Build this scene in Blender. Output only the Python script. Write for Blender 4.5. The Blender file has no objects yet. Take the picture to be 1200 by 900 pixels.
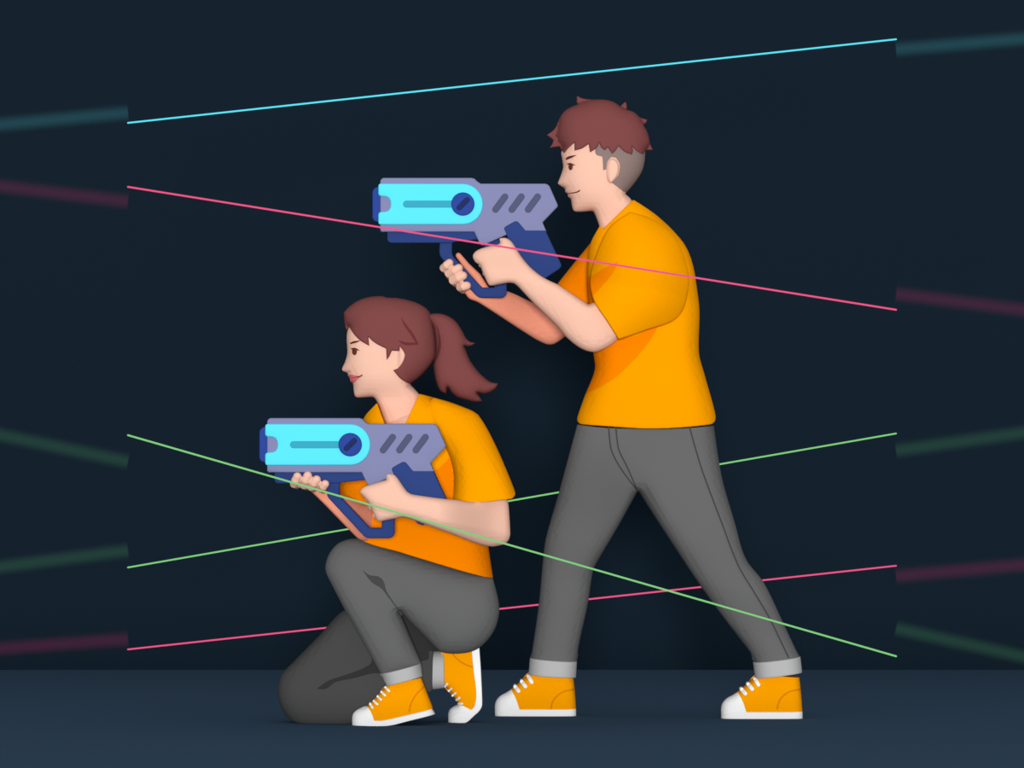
import bpy, bmesh, math
import numpy as np
from mathutils import Vector, kdtree
from mathutils.bvhtree import BVHTree
from mathutils.geometry import delaunay_2d_cdt

# ------------------------------------------------------------------ frame
K = 0.002483            # metres per picture unit at the standing person's distance
D = 14.0                # camera to the standing person
CZ = 390 * K            # camera height: floor is z = 0
E = 1.44                # how bright the room light leaves a front-facing white surface
scene = bpy.context.scene
col = scene.collection


def W(px, py, y=0.0):
    s = K * (D + y) / D
    return Vector(((px - 600) * s, y, CZ + (450 - py) * s))


def Z(x0, y0, s, pts):
    return [(x0 + x / s, y0 + y / s) for x, y in pts]


# ------------------------------------------------------------------ materials
def lin(c):
    c /= 255.0
    return c / 12.92 if c <= 0.04045 else ((c + 0.055) / 1.055) ** 2.4


def mat(name, rgb, rough=0.9, grain=0.0, scale=60, k=None):
    m = bpy.data.materials.new(name)
    m.use_nodes = True
    nt = m.node_tree
    b = nt.nodes['Principled BSDF']
    e = E if k is None else k
    c = [min(0.97, lin(v) / e) for v in rgb]
    b.inputs['Roughness'].default_value = rough
    b.inputs['Specular IOR Level'].default_value = 0.0
    if grain:
        no = nt.nodes.new('ShaderNodeTexNoise')
        no.inputs['Scale'].default_value = scale
        no.inputs['Detail'].default_value = 4
        tc = nt.nodes.new('ShaderNodeTexCoord')
        nt.links.new(tc.outputs['Object'], no.inputs['Vector'])
        mx = nt.nodes.new('ShaderNodeMix')
        mx.data_type = 'RGBA'
        mx.inputs[6].default_value = [v * (1 - grain) for v in c] + [1]
        mx.inputs[7].default_value = [min(1, v * (1 + grain)) for v in c] + [1]
        nt.links.new(no.outputs['Fac'], mx.inputs[0])
        nt.links.new(mx.outputs[2], b.inputs['Base Color'])
    else:
        b.inputs['Base Color'].default_value = c + [1]
    return m


def glow(name, rgb, strength=1.0):
    m = bpy.data.materials.new(name)
    m.use_nodes = True
    nt = m.node_tree
    nt.nodes.clear()
    o = nt.nodes.new('ShaderNodeOutputMaterial')
    e = nt.nodes.new('ShaderNodeEmission')
    e.inputs['Color'].default_value = [lin(v) for v in rgb] + [1]
    e.inputs['Strength'].default_value = strength
    nt.links.new(e.outputs[0], o.inputs['Surface'])
    return m


def border_glow(name, peak, base, radius):
    """soft border-streak glow inside a tube that lies along its object's Z axis; fades out towards the tube wall"""
    m = bpy.data.materials.new(name)
    m.use_nodes = True
    nt = m.node_tree
    nt.nodes.clear()
    N = nt.nodes.new
    o = N('ShaderNodeOutputMaterial')
    e = N('ShaderNodeEmission')
    d = [max(0.0, lin(p) - lin(b)) for p, b in zip(peak, base)]
    e.inputs['Color'].default_value = d + [1]
    tc = N('ShaderNodeTexCoord')
    mul = N('ShaderNodeVectorMath'); mul.operation = 'MULTIPLY'
    mul.inputs[1].default_value = (1 / radius, 1 / radius, 0)
    ln = N('ShaderNodeVectorMath'); ln.operation = 'LENGTH'
    mr = N('ShaderNodeMapRange'); mr.interpolation_type = 'SMOOTHSTEP'
    mr.inputs['From Min'].default_value = 0.0
    mr.inputs['From Max'].default_value = 1.0
    mr.inputs['To Min'].default_value = 1.0 / radius
    mr.inputs['To Max'].default_value = 0.0
    nt.links.new(tc.outputs['Object'], mul.inputs[0])
    nt.links.new(mul.outputs[0], ln.inputs[0])
    nt.links.new(ln.outputs['Value'], mr.inputs['Value'])
    nt.links.new(mr.outputs[0], e.inputs['Strength'])
    nt.links.new(e.outputs[0], o.inputs['Volume'])
    return m


M = dict(
    skin=mat('light_skin', (247, 196, 173)),
    shade_skin=mat('shaded_light_skin', (250, 160, 131)),  # shaded copy of the skin, for the far arms
    hair=mat('maroon_hair', (127, 72, 71)),
    shade_hair=mat('shaded_maroon_hair', (108, 50, 52)),  # shaded copy of the hair, for painted crease lines
    shaved=mat('greybrown_stubble', (143, 123, 118)),
    iris=mat('brown_iris', (104, 55, 40)),
    brow=mat('brown_brow', (96, 48, 38)),
    lip=mat('pink_lip', (240, 122, 128)),
    nostril=mat('rosy_skin', (232, 168, 140)),
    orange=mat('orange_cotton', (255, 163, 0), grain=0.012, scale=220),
    shade_orange=mat('shaded_orange_cotton', (255, 137, 0), grain=0.012, scale=220),  # shaded copy of the orange: shirt fold shade put into the colour
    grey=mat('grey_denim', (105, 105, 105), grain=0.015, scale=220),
    shade_grey=mat('shaded_grey_denim', (74, 74, 74), grain=0.015, scale=220),  # shaded copy of the grey, for the far leg and thigh crease
    deep_shade_grey=mat('deep_shaded_grey_denim', (53, 53, 53)),  # darkest shaded grey, painted where the near leg overlaps the far one
    seam=mat('seam_thread', (70, 70, 70)),
    cuff=mat('pale_grey_denim', (186, 186, 186)),
    white=mat('white_rubber', (255, 255, 255), rough=0.6),
    stitch=mat('amber_stitching', (224, 135, 8)),
    body=mat('lavender_plastic', (133, 137, 177), rough=0.5),
    navy=mat('navy_plastic', (50, 70, 130), rough=0.5),
    blue=mat('blue_plastic', (48, 74, 156), rough=0.5),
    dark=mat('dark_navy_plastic', (38, 50, 98), rough=0.5),
    cyan=mat('cyan_plastic', (95, 233, 255), rough=0.5),
    teal=mat('teal_plastic', (62, 170, 196), rough=0.5),
    vent=mat('slate_plastic', (86, 90, 120), rough=0.5),
)


# ------------------------------------------------------------------ outlines
def smooth(pts, step=1.6, corner=48):
    """closed outline -> dense points; soft bends are rounded, sharp corners stay"""
    P = [Vector(p) for p in pts]
    n = len(P)
    is_c = []
    for i in range(n):
        a = P[i] - P[i - 1]
        b = P[(i + 1) % n] - P[i]
        is_c.append(abs(a.angle_signed(b, 0)) > math.radians(corner) if a.length > 1e-6 and b.length > 1e-6 else False)
    out = []
    for i in range(n):
        p1, p2 = P[i], P[(i + 1) % n]
        L = (p2 - p1).length
        if L < 1e-6:
            continue
        t1 = (p2 - p1) if is_c[i] else _tan(P[i - 1], p1, p2, L)
        t2 = (p2 - p1) if is_c[(i + 1) % n] else _tan(p1, p2, P[(i + 2) % n], L)
        m = max(1, int(round(L / step)))
        for k in range(m):
            t = k / m
            h = (2*t**3 - 3*t*t + 1) * p1 + (t**3 - 2*t*t + t) * t1 + (-2*t**3 + 3*t*t) * p2 + (t**3 - t*t) * t2
            out.append((h.x, h.y))
    return out


def _tan(a, b, c, L):
    u, v = (b - a), (c - b)
    lu, lv = max(u.length, 1e-6), max(v.length, 1e-6)
    t = c - a
    return t.normalized() * min(L, 2.5 * min(lu, lv)) if t.length > 1e-9 else v


def inside(poly, q):
    p = np.asarray(poly); x, y = q[:, 0], q[:, 1]
    r = np.zeros(len(q), bool)
    j = len(p) - 1
    for i in range(len(p)):
        xi, yi, xj, yj = *p[i], *p[j]
        c = (yi > y) != (yj > y)
        if yj != yi:
            r ^= c & (x < (xj - xi) * (y - yi) / (yj - yi) + xi)
        j = i
    return r


def edge_dist(poly, q):
    p = np.asarray(poly); b = np.roll(p, -1, 0)
    d = b - p
    L2 = np.maximum((d ** 2).sum(1), 1e-12)
    out = np.full(len(q), 1e9)
    for s in range(0, len(q), 400):
        qq = q[s:s + 400, None, :]
        t = np.clip(((qq - p) * d).sum(2) / L2, 0, 1)
        out[s:s + 400] = np.sqrt((((p + t[..., None] * d) - qq) ** 2).sum(2)).min(1)
    return out


def triangulate(poly, spacing, rings=()):
    p = np.asarray(poly)
    lo, hi = p.min(0), p.max(0)
    xs = np.arange(lo[0], hi[0], spacing); ys = np.arange(lo[1], hi[1], spacing * 0.866)
    g = np.array([(x + (spacing / 2 if k % 2 else 0), y) for k, y in enumerate(ys) for x in xs])
    pts = []
    if len(g):
        g = g[inside(poly, g)]
    if len(g):
        lim = (rings[-1] + spacing * 0.35) if rings else spacing * 0.4
        pts.append(g[edge_dist(poly, g) > lim])
    area = 0.5 * np.sum(p[:, 0] * np.roll(p[:, 1], -1) - np.roll(p[:, 0], -1) * p[:, 1])
    tg = np.roll(p, -1, 0) - np.roll(p, 1, 0)
    nm = np.stack([-tg[:, 1], tg[:, 0]], 1)
    nm /= np.maximum(np.linalg.norm(nm, axis=1, keepdims=True), 1e-9)
    if area < 0:
        nm = -nm
    for r in rings:
        q = p + nm * r
        q = q[inside(poly, q)]
        if len(q):
            pts.append(q[edge_dist(poly, q) > r * 0.9])
    inner = np.concatenate(pts) if pts else np.zeros((0, 2))
    V = [Vector(v) for v in p] + [Vector(v) for v in inner]
    n = len(p)
    vs, es, fs, *_ = delaunay_2d_cdt(V, [(i, (i + 1) % n) for i in range(n)], [], 1, 1e-4)
    return np.array([(v.x, v.y) for v in vs]), [tuple(f) for f in fs if len(f) == 3]


class Field:
    """rounded depth over an outline: a strip comes out with a circular section"""
    def __init__(self, poly):
        poly = smooth(poly, 4.0)
        p = np.asarray(poly)
        area = abs(0.5 * np.sum(p[:, 0] * np.roll(p[:, 1], -1) - np.roll(p[:, 0], -1) * p[:, 1]))
        v, f = triangulate(poly, max(1.5, math.sqrt(area / 900)), (1.5,))
        n = len(v)
        A = np.zeros((n, n)); b = np.zeros(n)
        cnt = {}
        for t in f:
            P = v[list(t)]
            ar = 0.5 * abs((P[1, 0]-P[0, 0])*(P[2, 1]-P[0, 1]) - (P[2, 0]-P[0, 0])*(P[1, 1]-P[0, 1]))
            if ar < 1e-9:
                continue
            e = np.array([P[2] - P[1], P[0] - P[2], P[1] - P[0]])
            Kl = e @ e.T / (4 * ar)
            for i in range(3):
                b[t[i]] += 2.0 * ar / 3
                for j in range(3):
                    A[t[i], t[j]] += Kl[i, j]
                ed = tuple(sorted((t[i], t[(i + 1) % 3])))
                cnt[ed] = cnt.get(ed, 0) + 1
        bd = {i for ed, c in cnt.items() if c == 1 for i in ed}
        for i in range(n):
            if i in bd or A[i, i] == 0:
                A[i, :] = 0; A[i, i] = 1; b[i] = 0
        u = np.linalg.solve(A, b)
        self.bvh = BVHTree.FromPolygons([(x, y, max(0.0, w)) for (x, y), w in zip(v, u)], f)

    def __call__(self, x, y):
        hit = self.bvh.ray_cast(Vector((x, y, 1e6)), Vector((0, 0, -1)))
        return math.sqrt(max(0.0, hit[0].z)) * K if hit[0] is not None else None


def const(f):
    return f if callable(f) else (lambda *a: f)


def ramp(a, va, b, vb, axis=0):
    def f(x, y=0):
        t = min(1, max(0, ((x, y)[axis] - a) / (b - a)))
        t = t * t * (3 - 2 * t)
        return va + (vb - va) * t
    return f


class Piece:
    """one rounded volume: outline, mid-plane depth yc, depth profile"""
    def __init__(self, poly, yc=0.0, hmax=9.0, sy=1.0, domain=None, field=None, t=0.0, rim=0.0, m=0, swell=None, step=1.6, corner=48, dz=0.0):
        self.poly = smooth(poly, step, corner)
        self.yc = const(yc); self.hmax = const(hmax); self.sy = sy
        self.field = field or Field(domain or poly)
        self.t, self.rim, self.m, self.dz = t, rim, m, dz
        if swell:                                  # a soft swelling of this height that melts into what it grows from
            g = self.field
            top = max(g(x, y) or 0 for x, y in triangulate(self.poly, 8)[0])
            self.field = lambda x, y: None if g(x, y) is None else swell * min(1.0, g(x, y) / top) ** 1.5

    def h(self, x, y):
        v = self.field(x, y)
        if v is None:
            return None
        v *= self.sy
        if v <= 0:
            return 0.0
        c = self.hmax(x, y)
        return (v ** -4 + c ** -4) ** -0.25

    def front(self, X, Zw, y0):
        yc = self.yc(600 + X / (K * (D + y0) / D), 0)
        for _ in range(2):
            s = K * (D + yc) / D
            x, y = 600 + X / s, 450 - (Zw - self.dz - CZ) / s
            yc = self.yc(x, y)
        h = self.h(x, y)
        if h is None:
            return None
        return yc - h - self.t

    def build(self, bm, spacing=6.0, rings=(0.5, 1.4, 3.0, 5.5), m=None):
        v, f = triangulate(self.poly, spacing, rings)
        d = edge_dist(self.poly, v)
        F, B = [], []
        for (x, y), dd in zip(v, d):
            h = self.h(x, y) or 0.0
            t = self.t
            if self.rim:
                q = min(1.0, dd / self.rim)
                t = t - self.rim * K * (1 - math.sqrt(max(0, 1 - (1 - q) ** 2)))
            h = max(0.0, h + t)
            yc = self.yc(x, y)
            p = W(x, y, yc); p.z += self.dz
            a = bm.verts.new((p.x, yc - h, p.z))
            F.append(a)
            B.append(a if h < 2e-4 else bm.verts.new((p.x, yc + h, p.z)))
        cnt = {}
        mi = self.m if m is None else m
        for t in f:
            for i in range(3):
                cnt.setdefault(tuple(sorted((t[i], t[(i + 1) % 3]))), []).append(1)
            for S, tri in ((F, t), (B, t[::-1])):
                try:
                    fc = bm.faces.new([S[i] for i in tri]); fc.material_index = mi; fc.smooth = True
                except ValueError:
                    pass
        for (i, j), c in cnt.items():
            if len(c) == 1:
                q = []
                for w in (F[i], F[j], B[j], B[i]):
                    if w not in q:
                        q.append(w)
                if len(q) > 2:
                    try:
                        fc = bm.faces.new(q); fc.material_index = mi; fc.smooth = True
                    except ValueError:
                        pass


def patch(bm, pieces, poly, m=0, eps=0.002, back=0.004, spacing=5.0, corner=48, y0=-0.1):
    """a thin layer lying on the near surface of the given pieces"""
    poly = smooth(poly, 1.4, corner)
    v, f = triangulate(poly, spacing, (1.0,))
    F, B = [], []
    for x, y in v:
        yy = y0
        for _ in range(4):
            p = W(x, y, yy)
            c = [q for q in (pc.front(p.x, p.z, yy) for pc in pieces) if q is not None]
            if not c:
                break
            yy = min(c)
        a = W(x, y, yy)
        F.append(bm.verts.new((a.x, yy - eps, a.z)))
        B.append(bm.verts.new((a.x, yy + back, a.z)))
    cnt = {}
    for t in f:
        for i in range(3):
            e = tuple(sorted((t[i], t[(i + 1) % 3]))); cnt[e] = cnt.get(e, 0) + 1
        for S, tri in ((F, t), (B, t[::-1])):
            fc = bm.faces.new([S[i] for i in tri]); fc.material_index = m; fc.smooth = True
    for (i, j), c in cnt.items():
        if c == 1:
            fc = bm.faces.new([F[i], F[j], B[j], B[i]]); fc.material_index = m


def capsule(p, q, r, r2=None, n=9):
    p, q = Vector(p), Vector(q)
    r2 = r if r2 is None else r2
    a = math.atan2(q.y - p.y, q.x - p.x)
    out = []
    for k in range(n):
        t = a + math.pi / 2 + math.pi * k / (n - 1)
        out.append((p.x + r * math.cos(t), p.y + r * math.sin(t)))
    for k in range(n):
        t = a - math.pi / 2 + math.pi * k / (n - 1)
        out.append((q.x + r2 * math.cos(t), q.y + r2 * math.sin(t)))
    return out


def stroke(pts, w):
    """outline of a tapering line: w is the half width, or one per point"""
    P = [Vector(p) for p in pts]
    ws = [w] * len(P) if not isinstance(w, (list, tuple)) else w
    L, R = [], []
    for i, p in enumerate(P):
        t = (P[min(i + 1, len(P) - 1)] - P[max(i - 1, 0)]).normalized()
        n = Vector((-t.y, t.x)) * ws[i]
        L.append(tuple(p + n)); R.append(tuple(p - n))
    return L + R[::-1]


def tube(bm, pts, radii, seg=14, m=0):
    """round limb or finger through 3-D points with rounded ends"""
    P = [Vector(p) for p in pts]
    R = list(radii)
    cap = 4
    t0 = (P[1] - P[0]).normalized(); t1 = (P[-1] - P[-2]).normalized()
    rings = []
    for k in range(cap):
        a = math.pi / 2 * k / cap
        rings.append((P[0] - t0 * R[0] * math.cos(a), R[0] * max(0.02, math.sin(a)), t0))
    for i in range(len(P)):
        t = (P[min(i + 1, len(P) - 1)] - P[max(i - 1, 0)]).normalized()
        rings.append((P[i], R[i], t))
    for k in range(1, cap + 1):
        a = math.pi / 2 * k / cap
        rings.append((P[-1] + t1 * R[-1] * math.sin(a), R[-1] * max(0.02, math.cos(a)), t1))
    up = Vector((0, 0, 1)) if abs(t0.z) < 0.9 else Vector((1, 0, 0))
    prev = None
    for c, r, t in rings:
        a = t.cross(up).normalized(); b = t.cross(a)
        ring = [bm.verts.new(c + (a * math.cos(2*math.pi*k/seg) + b * math.sin(2*math.pi*k/seg)) * r) for k in range(seg)]
        if prev:
            for k in range(seg):
                f = bm.faces.new((prev[k], prev[(k+1) % seg], ring[(k+1) % seg], ring[k])); f.material_index = m; f.smooth = True
        else:
            f = bm.faces.new(ring[::-1]); f.material_index = m
        prev = ring
    f = bm.faces.new(prev); f.material_index = m


def paint_shade(bm, poly, m, only=(0,), corner=48):
    """a shade area painted into the cloth colour, on the side that faces out of the wall"""
    poly = smooth(poly, 1.2, corner)
    c = []
    fs = [f for f in bm.faces if f.material_index in only and f.normal.y < 0.3]
    for f in fs:
        p = f.calc_center_median(); s_ = K * (D + p.y) / D
        c.append((600 + p.x / s_, 450 - (p.z - CZ) / s_))
    for f, k in zip(fs, inside(poly, np.array(c))):
        if k:
            f.material_index = m


# ------------------------------------------------------------------ objects
def link(name, bm, mats, parent=None, base=(0, 0, 0), sharp=35):
    base = Vector(base)
    for v in bm.verts:
        v.co -= base
    bmesh.ops.recalc_face_normals(bm, faces=bm.faces[:])
    me = bpy.data.meshes.new(name)
    bm.to_mesh(me); bm.free()
    for m in mats:
        me.materials.append(m)
    if sharp:
        me.set_sharp_from_angle(angle=math.radians(sharp))
    o = bpy.data.objects.new(name, me)
    col.objects.link(o)
    if parent:
        o.parent = parent
    else:
        o.location = base
    return o


def union(pieces, extra=None, voxel=0.0025, iters=2):
    """melt pieces (and tubes in bmesh 'extra') into ONE continuous surface; colours follow the piece"""
    bm = bmesh.new()
    for p in pieces:
        p.build(bm)
    if extra:
        for args in extra:
            tube(bm, *args[:2], m=args[2])
    bmesh.ops.recalc_face_normals(bm, faces=bm.faces[:])
    me = bpy.data.meshes.new('melt'); bm.to_mesh(me)
    kd = kdtree.KDTree(len(bm.faces)); mi = []
    for i, f in enumerate(bm.faces):
        kd.insert(f.calc_center_median(), i); mi.append(f.material_index)
    kd.balance(); bm.free()
    ob = bpy.data.objects.new('melt', me); col.objects.link(ob)
    r = ob.modifiers.new('r', 'REMESH'); r.mode = 'VOXEL'; r.voxel_size = voxel
    s = ob.modifiers.new('s', 'SMOOTH'); s.factor = 0.5; s.iterations = iters
    dg = bpy.context.evaluated_depsgraph_get(); dg.update()
    res = bpy.data.meshes.new_from_object(ob.evaluated_get(dg))
    bpy.data.objects.remove(ob)
    out = bmesh.new(); out.from_mesh(res)
    bpy.data.meshes.remove(res); bpy.data.meshes.remove(me)
    for f in out.faces:
        f.smooth = True
        f.material_index = mi[kd.find(f.calc_center_median())[1]]
    return out


def part(name, mats, parent, base, pieces, sharp=35, spacing=6.0, **kw):
    bm = bmesh.new()
    for p in pieces:
        p.build(bm, spacing=spacing, **kw)
    return link(name, bm, mats, parent, base, sharp)


def decal(name, m, parent, base, on, polys, eps=0.002, corner=48, other=None, **kw):
    """a facial feature; other='own' adds the one of the far cheek, other='same' carries it round the face"""
    def make(sides):
        bm = bmesh.new()
        for side in sides:
            n = len(bm.verts)
            for p in polys:
                patch(bm, on, p, 0, eps, corner=corner, **kw)
            if side:
                bm.verts.ensure_lookup_table()
                for v in bm.verts[n:]:
                    v.co.y = 2 * base.y - v.co.y
        return link(name, bm, [m], parent, base, 0)
    o = make((0, 1) if other == 'same' else (0,))
    if other == 'own':
        make((1,))
    return o


def tag(o, label=None, cat=None, group=None, kind=None):
    for k, v in (('label', label), ('category', cat), ('group', group), ('kind', kind)):
        if v:
            o[k] = v
    return o


def copy_tree(o, parent=None):
    c = o.copy(); col.objects.link(c); c.parent = parent
    for ch in [x for x in bpy.data.objects if x.parent == o]:
        copy_tree(ch, c)
    return c


# ------------------------------------------------------------------ setting
def box(name, lo, hi, m):
    bm = bmesh.new()
    bmesh.ops.create_cube(bm, size=1)
    for v in bm.verts:
        v.co = Vector([lo[i] + (hi[i] - lo[i]) * (v.co[i] + 0.5) for i in range(3)])
    return tag(link(name, bm, [m], None, (0, 0, 0)), kind='structure')


WALL_Y = D * (390 / 335 - 1)
box('floor', (-4, -2.3, -0.1), (4, WALL_Y + 0.1, 0), mat('slate_blue_floor', (39, 55, 71), k=0.50, grain=0.01, scale=3))
box('wall_back', (-4, WALL_Y, 0), (4, WALL_Y + 0.1, 3.6), mat('midnight_blue_wall', (21, 34, 45), k=1.48, grain=0.01, scale=2))

# ------------------------------------------------------------------ blaster (drawn at the standing person's hands)
Z2 = lambda p: Z(420, 190, 4.6154, p)
Z4 = lambda p: [(x + 131.5, y - 281.5) for x, y in Z(290, 470, 5.0, p)]
GY = 0.0
gbase = W(610, 285, GY)
gun = bpy.data.objects.new('laser_tag_blaster', None); col.objects.link(gun); gun.location = gbase


def plate(pts, half, rim=2.0, corner=-1, **kw):
    return Piece(pts, GY, field=lambda x, y: half, hmax=9, t=0.0, rim=rim, corner=corner, **kw)


def gpart(name, m, pts, half, parent=None, rim=2.0, corner=-1):
    return part(name, [M[m]], parent or gun, gbase, [plate(p, half, rim, corner) for p in pts], sharp=40,
                rings=(0.3, 0.8, 1.6), spacing=12)


gpart('body_shell', 'body', [Z2([(120, 372), (120, 108), (124, 96), (136, 88), (612, 88), (628, 92), (645, 108), (662, 119), (1010, 119), (1024, 124), (1034, 134), (1077, 232), (1078, 242), (996, 328), (1016, 376), (900, 376), (800, 396), (690, 446), (668, 452), (655, 440), (627, 379), (128, 379)])], 0.040)
gpart('muzzle', 'blue', [Z2([(77, 165), (80, 152), (95, 138), (112, 135), (130, 135), (130, 325), (100, 325), (85, 318), (77, 302)])], 0.027)
arc = [(567 + 107 * math.cos(a), 230 + 110 * math.sin(a)) for a in np.linspace(-math.pi / 2, math.pi / 2, 15)]
panel = gpart('side_panel', 'cyan', [Z2([(110, 132), (113, 123), (122, 119)] + arc + [(122, 341), (113, 337), (110, 328), (110, 286), (114, 276), (124, 272), (150, 270), (165, 264), (174, 250), (177, 230), (174, 210), (165, 196), (150, 189), (124, 187), (114, 184), (110, 174)])], 0.046)
gpart('slider_groove', 'teal', [Z2(capsule((262, 230), (520, 230), 19))], 0.0475, panel, rim=0.6)
dial = gpart('dial', 'blue', [Z2([(566 + 63 * math.cos(a), 230 + 63 * math.sin(a)) for a in np.linspace(0, 2 * math.pi, 40, endpoint=False)])], 0.053)
gpart('dial_notch', 'dark', [Z2(capsule((546, 250), (589, 208), 15, n=5))], 0.0545, dial, rim=0.6)
for k in range(3):
    gpart('vent_slot', 'vent', [Z2(capsule((742 + 88 * k, 259), (793 + 88 * k, 190), 18))], 0.0415, rim=0.6)
gpart('lower_rail', 'navy', [Z2([(157, 370), (640, 370), (650, 395), (660, 418), (645, 420), (520, 433), (505, 438), (180, 439), (166, 435), (157, 422)])], 0.024)
gpart('hand_guard', 'navy', [Z4([(470, 470), (466, 530), (470, 555), (480, 572), (682, 788), (700, 800), (718, 803), (828, 803), (845, 798), (857, 786), (862, 770), (862, 600), (787, 600), (787, 742), (718, 742), (550, 562), (542, 545), (542, 492), (550, 470)])], 0.014, rim=2.5)
gpart('grip', 'navy', [Z2([(785, 360), (795, 349), (845, 321), (860, 321), (870, 330), (905, 372), (1012, 372), (1097, 555), (1096, 568), (1086, 580), (980, 650), (955, 662), (930, 655), (915, 640), (850, 520), (802, 398)])], 0.0425)
gpart('trigger', 'navy', [Z2([(668, 452), (690, 446), (757, 414), (775, 440), (760, 470), (720, 480), (700, 465)])], 0.010)
tag(gun, 'lavender, navy and cyan laser tag blaster aimed by the standing person', 'toy blaster', 'laser tag blasters')

YW = -0.28                                   # the kneeling person is a step nearer
GWY = YW - 0.24
gun2 = copy_tree(gun)
gun2.location = W(610 - 131.2, 285 + 281.3, GWY)
s = 1.006 * (D + GWY) / D
gun2.scale = (s, 1.0, s)
tag(gun2, 'lavender, navy and cyan laser tag blaster aimed by the kneeling person', 'toy blaster')


# ------------------------------------------------------------------ shoes
def shoe(person, base, upper, white_toe, sole, laces, line, whole, yc, lace_r, cut_y):
    """sneaker: outline parts share one rounded depth; sole rests on the floor"""
    F = Field(whole)
    low = max(y for _, y in sole)
    dz = -W(0, low, yc).z
    kw = dict(yc=yc, hmax=0.046, field=F, dz=dz)
    up = Piece(upper, **kw)
    bm = bmesh.new()
    up.build(bm)
    patch(bm, [up], [(x, y) for x, y in stroke(line, 0.9)], 1, eps=0.0012, y0=yc)
    root = link('shoe', bm, [M['orange'], M['stitch']], person, base, 50)
    part('sole', [M['white']], root, base, [Piece(sole, t=0.003, rim=0.8, **kw)], sharp=50)
    part('toe_cap', [M['white']], root, base, [Piece(white_toe, t=0.002, rim=0.6, **kw)], sharp=50)
    for p, q in laces:
        c = capsule(p, q, lace_r, n=7)
        part('lace', [M['white']], root, base,
             [Piece(c, yc=yc, field=lambda x, y: max(0.022, up.h(x, y) or 0.0) + 0.004, rim=0.8, dz=dz, step=1.0)], sharp=60, rings=(0.4, 0.9))
    return root


# ------------------------------------------------------------------ standing person
Z1 = lambda p: Z(620, 100, 5.4545, p)
ZB = lambda p: Z(600, 220, 3.1034, p)
ZC = lambda p: Z(600, 480, 2.8111, p)
Z8 = lambda p: Z(560, 740, 3.0, p)
mb = Vector((W(760, 840).x, 0, 0))

hair_top = [(200, 200), (240, 155), (312, 122), (420, 92), (500, 95), (550, 112), (600, 145), (670, 172), (728, 240), (760, 310), (772, 370)]
face = [(218, 400), (205, 430), (210, 465), (218, 520), (212, 548), (200, 582), (183, 625), (188, 634), (230, 660), (229, 682), (247, 693), (247, 708), (256, 719), (266, 723), (271, 755), (278, 788), (286, 802), (300, 808), (345, 808), (398, 803), (412, 808), (422, 828), (438, 868)]
m_dom = Z1([(190, 260)] + hair_top + [(745, 420), (740, 480), (722, 550), (670, 630), (615, 693), (670, 745), (760, 830), (720, 1000), (500, 1030), (455, 930)] + face[::-1] + [(180, 330)])
m_head_poly = Z1(face + [(455, 915), (490, 1010), (620, 1010), (700, 900), (655, 735), (612, 690), (664, 628), (716, 550), (734, 480), (738, 415), (720, 330), (640, 230), (500, 190), (340, 200), (235, 290)])
m_hcap = ramp(222, 0.098, 262, 0.052, 1)
mF = Field(m_dom)
m_head = Piece(m_head_poly, 0.0, m_hcap, 1.0, field=mF)
yh = m_head.h(*Z1([(540, 540)])[0])
ear_poly = Z1([(490, 545), (500, 492), (525, 468), (550, 475), (572, 512), (567, 568), (546, 604), (520, 627), (500, 600)])
m_ears = [Piece(ear_poly, (lambda s_: lambda x, y: s_ * (yh + ramp(708, -0.006, 716, 0.004)(x)))(s_), 0.010) for s_ in (-1, 1)]
m_core = Piece(ZB([(360, 150), (470, 100), (560, 190), (620, 300), (630, 480), (620, 700), (640, 820), (320, 820), (350, 600), (330, 400), (330, 200)]), 0.0, 0.10)
# near arm: hand on the grip, elbow by the shirt front
m_near = Piece(Z2([(762, 412), (795, 409), (818, 420), (838, 442), (880, 508), (930, 568), (1000, 623), (1080, 662)]) +
               ZB([(165, 350), (278, 424), (340, 400), (420, 350), (480, 390), (450, 480), (385, 552), (365, 570), (330, 589), (295, 598), (250, 584), (200, 546)]) +
               Z2([(1080, 893), (945, 760), (862, 672), (842, 657), (815, 653), (728, 668), (708, 668), (696, 650), (670, 592), (657, 558), (634, 543), (621, 522), (619, 502), (640, 478), (682, 461), (758, 444), (766, 438)]),
               ramp(600, -0.074, 700, -0.120), ramp(600, 0.034, 680, 0.050))
m_far = Piece(Z2([(490, 585), (468, 608), (480, 630), (530, 665), (566, 696), (598, 738), (650, 760), (855, 893)]) +
              [(620, 393), (632, 400), (642, 403.8), (650, 402.8), (663, 394), (680, 380), (712, 345), (728, 318), (705, 290), (668, 345), (640, 361.5), (625.8, 355.3), (594, 341), (570, 338), (552, 325), (540, 312)],
              ramp(545, 0.030, 650, 0.175), ramp(545, 0.018, 640, 0.055), m=1)
th = lambda p, y: W(*Z2([p])[0], y)
m_tubes = []
# far hand: four fingers come round the guard to the near side, thumb along its far side
for a, b, r in (((462, 572), (492, 545), 24), ((490, 602), (543, 573), 25), ((512, 640), (566, 614), 25), ((552, 676), (586, 668), 25)):
    rr = r / 4.6154 * K
    c = (a[0] * 0.45 + b[0] * 0.55, a[1] * 0.45 + b[1] * 0.55)
    m_tubes.append(([th((a[0] + 14, a[1] + 14), 0.022), th(a, -0.012), th(c, -0.027), th(b, -0.026)], [rr * 0.9, rr, rr, rr * 0.95], 0))
m_tubes.append(([th((690, 700), 0.034), th((640, 618), 0.034), th((585, 560), 0.032), th((541, 505), 0.030)], [0.014, 0.0125, 0.010, 0.0085], 1))
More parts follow.
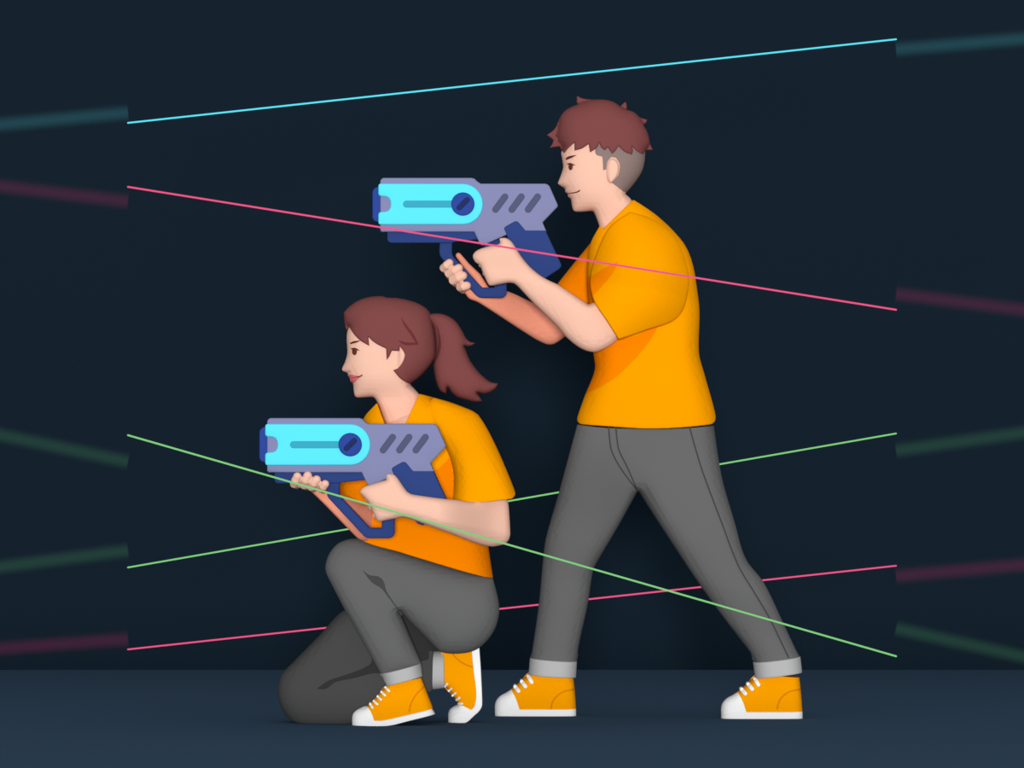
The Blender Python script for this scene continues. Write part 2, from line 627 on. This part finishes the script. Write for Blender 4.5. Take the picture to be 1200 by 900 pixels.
# near hand: fingers close round the grip to its far side
for c in ((650, 507), (668, 553), (690, 600), (714, 644)):
    m_tubes.append(([th((c[0] + 30, c[1]), -0.066), th(c, -0.045), th((c[0] + 6, c[1]), 0.010), th((c[0] + 55, c[1] - 8), 0.053), th((c[0] + 130, c[1] - 16), 0.053)],
                    [0.0105, 0.0105, 0.0100, 0.0095, 0.0085], 0))
bm = union([m_head, m_core, m_near, m_far] + m_ears, m_tubes, 0.0021)
man = link('person', bm, [M['skin'], M['shade_skin']], None, mb, 0)
tag(man, 'standing person with short maroon hair in orange T-shirt and grey trousers, aiming a blaster', 'person')

m_hair = Z1([(113, 318), (150, 292), (172, 265), (200, 200), (240, 155), (312, 122), (305, 110), (306, 68), (345, 85), (420, 92), (500, 95), (550, 112), (580, 138), (600, 118), (617, 105), (624, 130), (623, 160), (670, 172), (712, 207), (755, 220), (748, 238), (728, 255), (760, 310), (772, 370), (790, 413), (748, 416), (725, 445), (690, 430), (655, 398), (660, 425), (655, 450), (610, 435), (567, 397), (550, 425), (527, 447), (500, 405), (480, 425), (457, 405), (445, 375), (430, 408), (387, 437), (378, 385), (335, 412), (288, 425), (288, 375), (255, 402), (222, 437), (195, 392), (130, 400), (148, 375), (155, 350)])
Fh = lambda x, y: (mF(x, y) or 0.0)
part('hair', [M['hair']], man, mb, [Piece(m_hair, 0.0, 0.098, field=Fh, t=0.011, rim=2.5, corner=40, step=1.2)], sharp=50)
m_shave = Z1([(445, 350), (420, 420), (420, 440), (430, 455), (465, 465), (468, 500), (470, 550), (490, 545), (498, 495), (522, 466), (552, 472), (575, 512), (570, 570), (548, 606), (522, 627), (615, 693), (668, 632), (721, 552), (739, 482), (744, 420), (750, 350)])
part('shaved_hair', [M['shaved']], man, mb, [Piece(m_shave, 0.0, m_hcap, field=mF, t=0.0025, corner=40)], sharp=50)
decal('eyebrow', M['brow'], man, mb, [m_head], [Z1([(232, 470), (250, 455), (305, 445), (282, 458), (255, 470), (236, 476)])], corner=80, other='own')
decal('eye', M['iris'], man, mb, [m_head], [Z1([(265 + 14 * math.cos(a), 520 + 23 * math.sin(a)) for a in np.linspace(0, 6.283, 16, endpoint=False)]),
                                           Z1([(240, 502), (262, 496), (296, 510), (280, 512), (262, 505), (246, 507)])], corner=80, spacing=2, other='own')
decal('mouth', M['brow'], man, mb, [m_head], [Z1(stroke([(247, 692), (285, 687), (312, 680), (324, 671)], [1.5, 3, 3.5, 4.5]))], corner=80, spacing=2, other='same')

# shirt
m_torso = Piece(ZB([(440, 45), (480, 70), (540, 112), (590, 160), (632, 213), (658, 280), (672, 360), (682, 450), (680, 600), (700, 678), (740, 825), (738, 848), (722, 860), (600, 872), (480, 875), (360, 868), (250, 860), (237, 850), (237, 836), (265, 755), (301, 660), (295, 597), (290, 500), (278, 428), (272, 320), (285, 205), (318, 140), (330, 152)]), 0.0, 0.138,
                domain=ZB([(400, 0), (480, 55), (540, 112), (590, 160), (632, 213), (658, 280), (672, 360), (682, 450), (680, 600), (700, 678), (740, 825), (760, 1000), (215, 1000), (237, 836), (265, 755), (301, 660), (295, 597), (290, 500), (278, 428), (272, 320), (280, 205), (310, 90), (330, 30)]))
m_slv = Piece(ZB([(430, 90), (520, 120), (590, 180), (630, 270), (640, 360), (600, 470), (480, 520), (385, 553), (345, 490), (296, 412), (284, 330), (320, 210), (360, 140)]), -0.075, m=2, swell=0.135,
              domain=ZB([(420, 60), (520, 112), (600, 180), (640, 270), (660, 370), (610, 500), (480, 600), (250, 800), (60, 560), (262, 330), (310, 200), (350, 110)]))
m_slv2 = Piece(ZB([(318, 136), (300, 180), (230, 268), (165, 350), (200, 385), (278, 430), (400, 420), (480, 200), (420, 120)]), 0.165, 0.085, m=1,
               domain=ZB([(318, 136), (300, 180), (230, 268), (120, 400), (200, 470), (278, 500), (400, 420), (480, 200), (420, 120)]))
bm = union([m_torso, m_slv, m_slv2], None, 0.0022, 16)
paint_shade(bm, ZB([(275, 322), (283, 322), (300, 314), (340, 290), (388, 268), (368, 308), (330, 355), (290, 397), (299, 418), (278, 440), (250, 440), (250, 322)]), 1, (0, 2))
paint_shade(bm, ZB([(300, 555), (440, 541), (490, 516), (541, 478), (512, 540), (452, 618), (370, 695), (266, 752), (250, 758), (250, 600)]), 1, (0,))
m_shirt = link('shirt', bm, [M['orange'], M['shade_orange'], M['orange']], man, mb, 0)

# trousers
leg_l = [(155, 270), (112, 420), (103, 480), (88, 640), (66, 795)]
leg_m = [(218, 790), (250, 640), (268, 530), (285, 495), (350, 385), (415, 268), (520, 430), (620, 580), (700, 690), (785, 800)]
leg_r = [(940, 800), (895, 705), (830, 570), (770, 490), (735, 375), (690, 215)]
m_legs = Piece(ZC([(215, 49)] + leg_l + [(60, 815), (60, 835), (212, 842), (218, 812)] + leg_m + [(788, 815), (792, 842), (950, 828), (948, 812)] + leg_r + [(665, 52), (560, 60), (440, 62), (300, 58)]),
               lambda x, y: ramp(700, 0.055, 775, -0.055)(x) * ramp(510, 0.0, 640, 1.0, 1)(x, y), ramp(500, 0.112, 620, 0.088, 1),
               domain=ZC([(235, -120)] + leg_l + [(45, 960), (205, 960)] + leg_m + [(850, 960), (1020, 950)] + leg_r + [(640, -120)]))
bm = union([m_legs], None, 0.0026)
on = [m_legs]
for ln in ([(585, 58), (608, 140), (630, 210), (690, 370), (745, 512), (800, 605), (850, 690), (912, 818)],
           [(318, 55), (322, 100), (328, 135), (350, 180), (380, 224), (413, 266)],
           [(342, 55), (346, 100), (353, 135), (380, 190), (413, 266)]):
    patch(bm, on, ZC(stroke(ln, 2.0)), 1, eps=0.0025)
m_trs = link('trousers', bm, [M['grey'], M['seam']], man, mb, 0)


def cuff(parent, base, pts, yc, half):
    P = [Vector(p) for p in pts]               # top-left, top-right, bottom-right, bottom-left
    c0 = (P[0] + P[3]) / 2; c1 = (P[1] + P[2]) / 2
    ax = (c1 - c0).normalized(); mid = (c0 + c1) / 2; w = (c1 - c0).length / 2 + 0.6

    def f(x, y):
        s_ = min(1.0, abs((Vector((x, y)) - mid).dot(ax)) / w)
        return max(0.004, half * math.sqrt(max(0.0, 1 - s_ ** 2.6)))
    return part('trouser_cuff', [M['cuff']], parent, base, [Piece(pts, yc, 9, field=f, t=0.0, rim=1.2, corner=20)], sharp=50)


cuff(m_trs, mb, Z8([(183, 93), (265, 98), (343, 104), (349, 110), (346, 155), (340, 161), (262, 156), (184, 151), (178, 146), (180, 98)][0:1] + [(348, 105), (345, 161), (178, 151)]), 0.055, 0.078)
cuff(m_trs, mb, Z8([(967, 108), (1133, 88), (1139, 143), (975, 164)]), -0.055, 0.078)


def man_shoe(dx, yc):
    S = lambda p: [(x + dx, y) for x, y in Z8(p)]
    shoe(man, mb,
         S([(112, 212), (118, 206), (150, 180), (182, 148), (260, 150), (334, 156), (340, 200), (345, 282), (140, 282)]),
         S([(60, 285), (60, 262), (66, 245), (80, 230), (100, 219), (118, 208), (135, 240), (149, 282), (120, 290)]),
         S([(60, 300), (60, 276), (149, 275), (345, 275), (345, 300)]),
         [(S([p])[0], S([q])[0]) for p, q in (((131, 197), (143, 211)), ((154, 179), (167, 195)), ((178, 162), (189, 180)))],
         S([(257, 274), (262, 250), (275, 230), (300, 212), (338, 203)]),
         S([(60, 380), (58, 280), (60, 262), (66, 245), (80, 230), (100, 219), (118, 206), (150, 180), (182, 148), (200, 90), (330, 90), (340, 200), (348, 282), (352, 380)]),
         yc, 2.2, 275)


man_shoe(0, 0.055)
man_shoe(265, -0.055)

# ------------------------------------------------------------------ kneeling person
Z3 = lambda p: Z(380, 330, 5.4545, p)
Z4w = lambda p: Z(290, 470, 5.0, p)
Z5 = lambda p: Z(480, 480, 5.6286, p)
Z6 = lambda p: Z(310, 620, 3.7517, p)
Z7 = lambda p: Z(400, 740, 6.6667, p)
wb = Vector((W(480, 848, YW).x, YW, 0))

wface = [(160, 280), (146, 325), (143, 370), (147, 430), (146, 465), (132, 515), (113, 556), (115, 570), (128, 577), (149, 584), (152, 600), (163, 614), (168, 636), (183, 650), (187, 690), (192, 722), (200, 736), (216, 742), (300, 737), (318, 741), (330, 755), (345, 785)]
w_dom = Z3([(125, 200), (160, 160), (220, 120), (290, 98), (370, 93), (470, 104), (560, 125), (620, 150), (665, 190), (700, 290), (715, 400), (712, 480), (690, 520), (640, 580), (590, 625), (545, 655), (580, 690), (620, 730), (600, 900), (540, 1040), (430, 1040), (390, 910)] + wface[::-1] + [(135, 280)])
w_head_poly = Z3(wface + [(390, 905), (425, 1020), (540, 1020), (590, 900), (612, 725), (580, 688), (545, 652), (590, 620), (680, 515), (700, 470), (700, 390), (650, 220), (500, 140), (370, 115), (230, 150), (160, 230)])
w_hcap = ramp(440, 0.096, 470, 0.050, 1)
wF = Field(w_dom)
w_head = Piece(w_head_poly, YW, w_hcap, field=wF)
wyh = w_head.h(*Z3([(480, 490)])[0])
w_ear = [Piece(Z3([(450, 440), (487, 415), (505, 438), (518, 470), (506, 510), (480, 550), (450, 566), (440, 500)]), (lambda s_: lambda x, y: YW + s_ * (wyh + ramp(462, -0.014, 473, 0.003)(x)))(s_), 0.011) for s_ in (-1, 1)]
w_core = Piece([(450, 500), (480, 480), (530, 490), (560, 560), (560, 640), (450, 620), (430, 580)], YW, 0.09)
w_near = Piece(Z4w([(812, 434), (822, 427), (848, 427), (866, 436), (882, 454), (920, 510), (938, 532), (962, 545), (1050, 559), (1165, 574)]) +
               Z5([(300, 594), (420, 606), (470, 575), (505, 500), (560, 480), (605, 510), (635, 570), (648, 600), (656, 660), (664, 790), (664, 830), (655, 858), (630, 886)]) +
               [(587.2, 638.9), (576.5, 640.6), (560.6, 637.5)] + Z4w([(1200, 780), (1075, 735), (950, 689), (925, 684), (895, 684), (778, 706), (764, 703), (748, 680), (710, 600), (682, 562), (662, 540), (660, 528), (672, 510), (700, 495), (814, 461)]),
               ramp(510, GWY - 0.076, 592, YW - 0.140), ramp(480, 0.034, 560, 0.046))
w_far = Piece([(352, 562), (362, 573.5), (375, 586), (419, 630.8), (428, 634), (440, 632), (452, 615), (480, 560), (455, 535), (436, 575), (430, 592), (420, 587), (399, 578.5), (388, 568), (375, 560)],
              ramp(385, GWY + 0.028, 470, YW - 0.02), ramp(370, 0.016, 420, 0.040), m=1)
tw = lambda p, y: W(*Z4w([p])[0], y)
w_tubes = []
for a, b, r in (((274, 484), (292, 442), 26), ((331, 490), (353, 437), 27), ((375, 502), (405, 460), 26), ((435, 512), (455, 486), 25)):
    rr = r / 5.0 * K
    c = ((a[0] + b[0]) / 2, (a[1] + b[1]) / 2)
    w_tubes.append(([tw((a[0] + 14, a[1] + 8), GWY + 0.020), tw(a, GWY - 0.018), tw(c, GWY - 0.036), tw(b, GWY - 0.038)], [rr * 0.9, rr, rr, rr * 0.95], 0))
# back of the far hand, lying under the rail, and its thumb on the far side
w_palm = Piece(Z4w([(262, 478), (300, 470), (380, 468), (455, 490), (462, 525), (430, 528), (380, 520), (330, 512), (280, 505)]), GWY - 0.010, 0.020)
w_tubes.append(([tw((440, 560), GWY + 0.030), tw((425, 500), GWY + 0.040), tw((395, 450), GWY + 0.036), tw((370, 425), GWY + 0.034)], [0.013, 0.012, 0.0105, 0.009], 1))
for c in ((692, 530), (708, 572), (730, 620), (754, 668)):
    w_tubes.append(([tw((c[0] + 30, c[1]), GWY - 0.066), tw(c, GWY - 0.045), tw((c[0] + 6, c[1]), GWY + 0.010), tw((c[0] + 60, c[1] - 8), GWY + 0.053), tw((c[0] + 140, c[1] - 16), GWY + 0.053)],
                    [0.0105, 0.0105, 0.0100, 0.0095, 0.0085], 0))
bm = union([w_head, w_core, w_near, w_far, w_palm] + w_ear, w_tubes, 0.0021)
woman = link('person', bm, [M['skin'], M['shade_skin']], None, wb, 0)
tag(woman, 'kneeling person with maroon ponytail in orange T-shirt and grey trousers, aiming a blaster', 'person')

wFh = lambda x, y: (wF(x, y) or 0.0)
w_hair = Z3([(125, 197), (160, 160), (220, 120), (290, 98), (370, 93), (400, 103), (470, 106), (560, 125), (620, 150), (660, 180), (690, 230), (712, 320), (722, 400), (714, 480), (690, 520), (640, 580), (590, 625), (545, 655), (490, 620), (445, 567), (480, 550), (505, 510), (518, 468), (505, 438), (487, 415), (487, 446), (437, 443), (420, 480), (404, 502), (400, 430), (345, 403), (312, 380), (287, 355), (293, 412), (240, 382), (200, 345), (160, 290), (150, 300), (146, 318), (134, 285), (127, 240)])
hp = Piece(w_hair, YW, 0.096, field=wFh, t=0.010, rim=2.5, corner=40, step=1.2)
bm = bmesh.new(); hp.build(bm)
patch(bm, [hp], Z3([(490, 228), (525, 275), (570, 335), (604, 402), (560, 406), (505, 402), (472, 374), (520, 388), (585, 390), (545, 330), (510, 278)]), 1, eps=0.001, y0=YW - .1, corner=60)
hair2 = link('hair', bm, [M['hair'], M['shade_hair']], woman, wb, 50)
pp = Piece(Z3([(650, 225), (680, 207), (740, 205), (790, 220), (840, 255), (880, 312), (905, 360), (935, 386), (965, 392), (945, 408), (920, 415), (895, 412), (930, 500), (980, 570), (1020, 610), (1060, 640), (1110, 652), (1095, 682), (1060, 706), (1020, 717), (978, 710), (1010, 765), (960, 768), (910, 757), (850, 738), (812, 707), (790, 675), (778, 717), (740, 695), (715, 640), (702, 580), (697, 520), (710, 440), (705, 350), (690, 280)]),
           YW, 0.055, 1.3, t=0.012, rim=3.5, corner=40, step=1.2)
bm = bmesh.new(); pp.build(bm)
patch(bm, [pp, hp], Z3([(715, 272), (732, 315), (742, 360), (746, 405), (740, 445), (722, 490), (697, 535), (697, 510), (715, 470), (728, 420), (731, 370), (726, 320)]), 1, eps=0.001, y0=YW - .06, corner=60)
link('ponytail', bm, [M['hair'], M['shade_hair']], woman, wb, 50)
decal('eyebrow', M['brow'], woman, wb, [w_head], [Z3([(164, 393), (185, 382), (232, 376), (210, 388), (180, 396), (168, 400)])], corner=80, y0=YW, other='own')
decal('eye', M['iris'], woman, wb, [w_head], [Z3([(193 + 16 * math.cos(a), 447 + 23 * math.sin(a)) for a in np.linspace(0, 6.283, 16, endpoint=False)]),
                                              Z3([(168, 428), (195, 423), (227, 440), (212, 440), (195, 431), (176, 434)])], corner=80, spacing=2, y0=YW, other='own')
lips = decal('lips', M['lip'], woman, wb, [w_head], [Z3([(151, 600), (176, 593), (192, 598), (206, 599), (232, 606), (214, 624), (196, 641), (184, 648), (170, 640), (163, 617)])], corner=70, spacing=2, y0=YW, other='same')
decal('lip_line', M['brow'], lips, wb, [w_head], [Z3(stroke([(176, 616), (205, 610), (228, 606), (243, 597)], [1, 2, 4, 3.5]))], corner=80, spacing=2, y0=YW, eps=0.0035, other='own')
decal('nostril', M['nostril'], woman, wb, [w_head], [Z3([(152, 574), (158, 567), (170, 567), (174, 574), (166, 577)])], corner=80, spacing=2, y0=YW, other='own')

# shirt
w_edge = [(508.3, 465.7), (526.7, 470.8), (545, 477.8), (555, 482.5), (562, 488)]
w_torso = Piece([(491.8, 461.5)] + w_edge + [(570, 520), (572, 570), (570, 610), (572.5, 641.3), (577.9, 677.8), (545, 668.4), (512.6, 658.6), (470, 645.5), (424.6, 631.5), (410, 614), (400, 600), (396, 585), (396, 565), (410, 530), (426, 490.6), (442.3, 472.1), (452, 496.6), (456, 506), (472, 506), (476, 496.6)], YW, 0.135,
                domain=[(470, 430)] + w_edge + [(570, 520), (572, 570), (570, 610), (572.5, 641.3), (585, 720), (500, 735), (424, 690), (404, 640), (398, 600), (396, 585), (396, 565), (410, 530), (426, 490.6), (436, 465), (444, 440)], corner=40)
w_out = [(508.3, 465.7), (526, 470.8), (545, 477.8), (557, 483.5), (566, 494), (579.5, 519), (593.7, 551)]
w_slv = Piece(w_out + [(602.5, 573), (604, 579), (600.8, 583.4), (593.7, 584.5), (554.6, 588.4), (531.5, 586.5), (532, 560), (527, 535), (515, 515), (496, 495), (499, 474)],
              ramp(480, YW - 0.060, 560, YW - 0.135, 1), 0.105, m=2, sy=1.2,
              domain=w_out + [(604, 577), (645, 680), (505, 700), (526, 600), (532, 560), (527, 535), (515, 515), (496, 495), (499, 474)])
w_slv2 = Piece([(470, 490), (500, 475), (530, 490), (520, 560), (480, 590), (450, 570), (450, 520)], YW + 0.12, 0.08)
bm = union([w_torso, w_slv, w_slv2], None, 0.0022, 4)
paint_shade(bm, [(380, 556), (440, 556), (509, 551.5), (534.7, 531.5), (600, 531), (600, 690), (545, 690), (424, 650), (380, 620)], 1, (0,))
link('shirt', bm, [M['orange'], M['shade_orange'], M['orange']], woman, wb, 0)

# trousers
w_nleg = Piece(Z6([(430, 42), (400, 41), (365, 45), (320, 65), (287, 104), (269, 150), (269, 188), (285, 225), (350, 350), (440, 510), (512, 640), (525, 652), (692, 606), (688, 585), (640, 470), (605, 385), (592, 357), (640, 410), (700, 468), (745, 515), (778, 541), (850, 548), (920, 535), (970, 500), (1012, 442), (1032, 370), (1028, 310), (1005, 217), (900, 185), (760, 143), (600, 95)]),
               YW - 0.055, ramp(455, 0.078, 520, 0.112))
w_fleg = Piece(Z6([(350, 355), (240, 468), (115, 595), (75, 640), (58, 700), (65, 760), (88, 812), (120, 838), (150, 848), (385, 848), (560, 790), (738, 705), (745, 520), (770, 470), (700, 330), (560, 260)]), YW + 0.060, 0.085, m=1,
               domain=Z6([(350, 355), (240, 468), (115, 595), (75, 640), (58, 700), (65, 760), (88, 812), (120, 850), (150, 875), (385, 880), (560, 820), (820, 715), (800, 500), (770, 470), (700, 330), (560, 260)]))
bm = union([w_nleg, w_fleg], None, 0.0026)
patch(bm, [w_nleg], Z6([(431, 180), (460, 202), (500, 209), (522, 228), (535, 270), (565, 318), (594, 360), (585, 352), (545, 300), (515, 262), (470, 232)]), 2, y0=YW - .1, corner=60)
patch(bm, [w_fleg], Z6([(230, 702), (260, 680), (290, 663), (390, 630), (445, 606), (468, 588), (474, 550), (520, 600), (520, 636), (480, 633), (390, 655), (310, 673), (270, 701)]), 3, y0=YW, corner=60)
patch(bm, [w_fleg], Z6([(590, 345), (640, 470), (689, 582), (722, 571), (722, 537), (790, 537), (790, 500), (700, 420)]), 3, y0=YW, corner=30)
w_trs = link('trousers', bm, [M['grey'], M['shade_grey'], M['shade_grey'], M['deep_shade_grey']], woman, wb, 0)
cuff(w_trs, wb, Z6([(508, 636), (688, 589), (694, 645), (540, 686)]), YW - 0.055, 0.072)


def cuff_v(parent, base, pts, yc, half):       # far cuff: the shin lies level, so the ring stands upright
    return cuff(parent, base, pts, yc, half)


cuff_v(w_trs, wb, Z6([(720, 536), (790, 534), (792, 696), (737, 707)][1:] + [(720, 536)]), YW + 0.060, 0.060)

shoe(woman, wb,
     Z7([(196, 578), (205, 568), (280, 490), (350, 408), (480, 375), (622, 346), (712, 580), (708, 598), (330, 690), (250, 690), (232, 625)]),
     Z7([(85, 700), (85, 655), (95, 625), (130, 595), (195, 570), (215, 580), (245, 630), (264, 685), (230, 705)]),
     Z7([(85, 718), (85, 678), (170, 682), (262, 676), (330, 674), (520, 632), (706, 588), (732, 630), (540, 677), (360, 718)]),
     [(Z7([p])[0], Z7([q])[0]) for p, q in (((226, 549), (246, 577)), ((256, 527), (284, 549)), ((285, 491), (313, 514)), ((315, 456), (344, 480)), ((346, 420), (376, 446)))],
     Z7([(530, 628), (538, 585), (558, 535), (595, 480), (648, 430)]),
     Z7([(85, 860), (83, 700), (85, 655), (95, 625), (130, 595), (195, 570), (280, 490), (350, 408), (330, 260), (600, 200), (660, 420), (735, 625), (760, 780), (400, 860)]),
     YW - 0.055, 1.35, 0)
shoe(woman, wb,
     Z7([(780, 120), (1040, 120), (1040, 280), (1062, 480), (1050, 580), (1012, 618), (930, 572), (870, 510), (806, 440), (790, 300)]),
     Z7([(835, 690), (835, 650), (850, 615), (910, 580), (950, 584), (1012, 612), (1020, 640), (960, 700)]),
     Z7([(1018, 150), (1076, 112), (1083, 200), (1091, 320), (1101, 575), (1080, 622), (1040, 660), (992, 705), (962, 718), (835, 718), (835, 672), (900, 640), (1012, 614), (1042, 580), (1053, 480), (1032, 300)]),
     [(Z7([p])[0], Z7([q])[0]) for p, q in (((811, 435), (828, 415)), ((840, 470), (860, 452)), ((869, 507), (892, 487)), ((901, 540), (923, 522)), ((917, 570), (944, 567)))],
     Z7([(862, 168), (890, 200), (930, 235), (980, 262), (1032, 280)]),
     Z7([(700, 60), (780, 40), (1160, 20), (1180, 300), (1190, 640), (1100, 780), (980, 850), (835, 840), (832, 690), (835, 650), (850, 615), (910, 580), (870, 510), (806, 440), (730, 430)]),
     YW + 0.060, 1.35, 0)

# ------------------------------------------------------------------ laser beams
CY, PK, GR = (94, 232, 250), (240, 88, 136), (130, 205, 128)
G_BEAM = 'laser beams across the dark room'


def beam(a, b, y, rgb, label, r=1.05):
    p, q = W(*a, y), W(*b, y)
    bm = bmesh.new()
    tube(bm, [p, q], [r * K, r * K], seg=12)
    o = link('laser_ray', bm, [glow('beam_glow', rgb)], None, (p + q) / 2, 0)
    tag(o, label, 'laser beam', G_BEAM, 'thing')


beam((150, 144), (1050, 46), 0.6, CY, "bright thin cyan laser beam rising to the right above the standing person's head")
beam((150, 219), (1050, 363), -0.62, PK, "bright thin pink laser beam crossing in front of the standing person's chest")
beam((150, 510), (1050, 769), -0.80, GR, "bright thin green laser beam falling to the right in front of both people")
beam((150, 665), (1050, 508), 0.8, GR, 'bright thin green laser beam rising to the right behind both people')
beam((150, 761), (1050, 663), 1.0, PK, "bright thin pink laser beam rising to the right behind both people's legs")

BG = (21, 34, 45)
hc, hp_, hg = (33, 68, 78), (62, 37, 58), (35, 62, 57)


def add_streak(a, b, y, rgb, label, r=13.5):  # blurred streaks of the side border, added as glowing tubes
    p, q = W(*a, y), W(*b, y)
    L = (q - p).length; R = r * K
    bm = bmesh.new()
    bmesh.ops.create_cone(bm, cap_ends=True, segments=24, radius1=R, radius2=R, depth=L)
    o = link('border_streak', bm, [border_glow('streak_glow', rgb, BG, R)], None, (0, 0, 0), 0)
    o.location = (p + q) / 2
    o.rotation_mode = 'QUATERNION'
    o.rotation_quaternion = (q - p).to_track_quat('Z', 'Y')
    tag(o, label, 'laser beam', 'dim blurred border streaks at the sides', 'thing')


for a, b, c, lab in (
        ((-60, 151.6), (150, 132), hc, 'dim blurred cyan border streak at the upper left side'),
        ((-60, 211), (150, 236), hp_, 'dim blurred pink border streak on the left, just under the cyan one'),
        ((-60, 497), (150, 541), hg, 'dim blurred green border streak on the left sloping down to the right'),
        ((-60, 672), (150, 645), hg, 'dim blurred green border streak on the left rising to the right'),
        ((-60, 764), (150, 749), hp_, 'dim blurred pink border streak on the left close above the floor edge'),
        ((1050, 57.8), (1260, 40.3), hc, 'dim blurred cyan border streak at the upper right side'),
        ((1050, 344.4), (1260, 370.5), hp_, 'dim blurred pink border streak on the right sloping down to the right'),
        ((1050, 528), (1260, 498.6), hg, 'dim blurred green border streak on the right rising to the right'),
        ((1050, 675), (1260, 656.5), hp_, 'dim blurred pink border streak on the right rising between two green ones'),
        ((1050, 736.4), (1260, 783), hg, 'dim blurred green border streak on the right falling towards the floor edge')):
    add_streak(a, b, 0.3, c, lab)

# ------------------------------------------------------------------ light and camera
w = bpy.data.worlds.new('even_sky'); scene.world = w
w.use_nodes = True
w.node_tree.nodes['Background'].inputs['Color'].default_value = (1, 1, 1, 1)
w.node_tree.nodes['Background'].inputs['Strength'].default_value = 0.55
sun = bpy.data.lights.new('added_front_fill', 'SUN')  # added frontal fill along the view axis, flattens the shading
sun.energy = 3.6
sun.angle = math.radians(9)
so = bpy.data.objects.new('added_front_fill', sun); col.objects.link(so)
so.rotation_euler = (math.radians(90 - 1.5), 0, 0)
so.location = (0, -10, 4)

cam = bpy.data.cameras.new('camera')
co = bpy.data.objects.new('camera', cam); col.objects.link(co)
co.location = (0, -D, CZ)
co.rotation_euler = (math.pi / 2, 0, 0)
cam.sensor_width = 36
cam.lens = 36 * D / (1200 * K)
cam.clip_end = 100
scene.camera = co
scene.view_settings.view_transform = 'Standard'
scene.view_settings.look = 'None'
scene.view_settings.exposure = 0.0
scene.view_settings.gamma = 1.0
scene.view_settings.use_curve_mapping = False
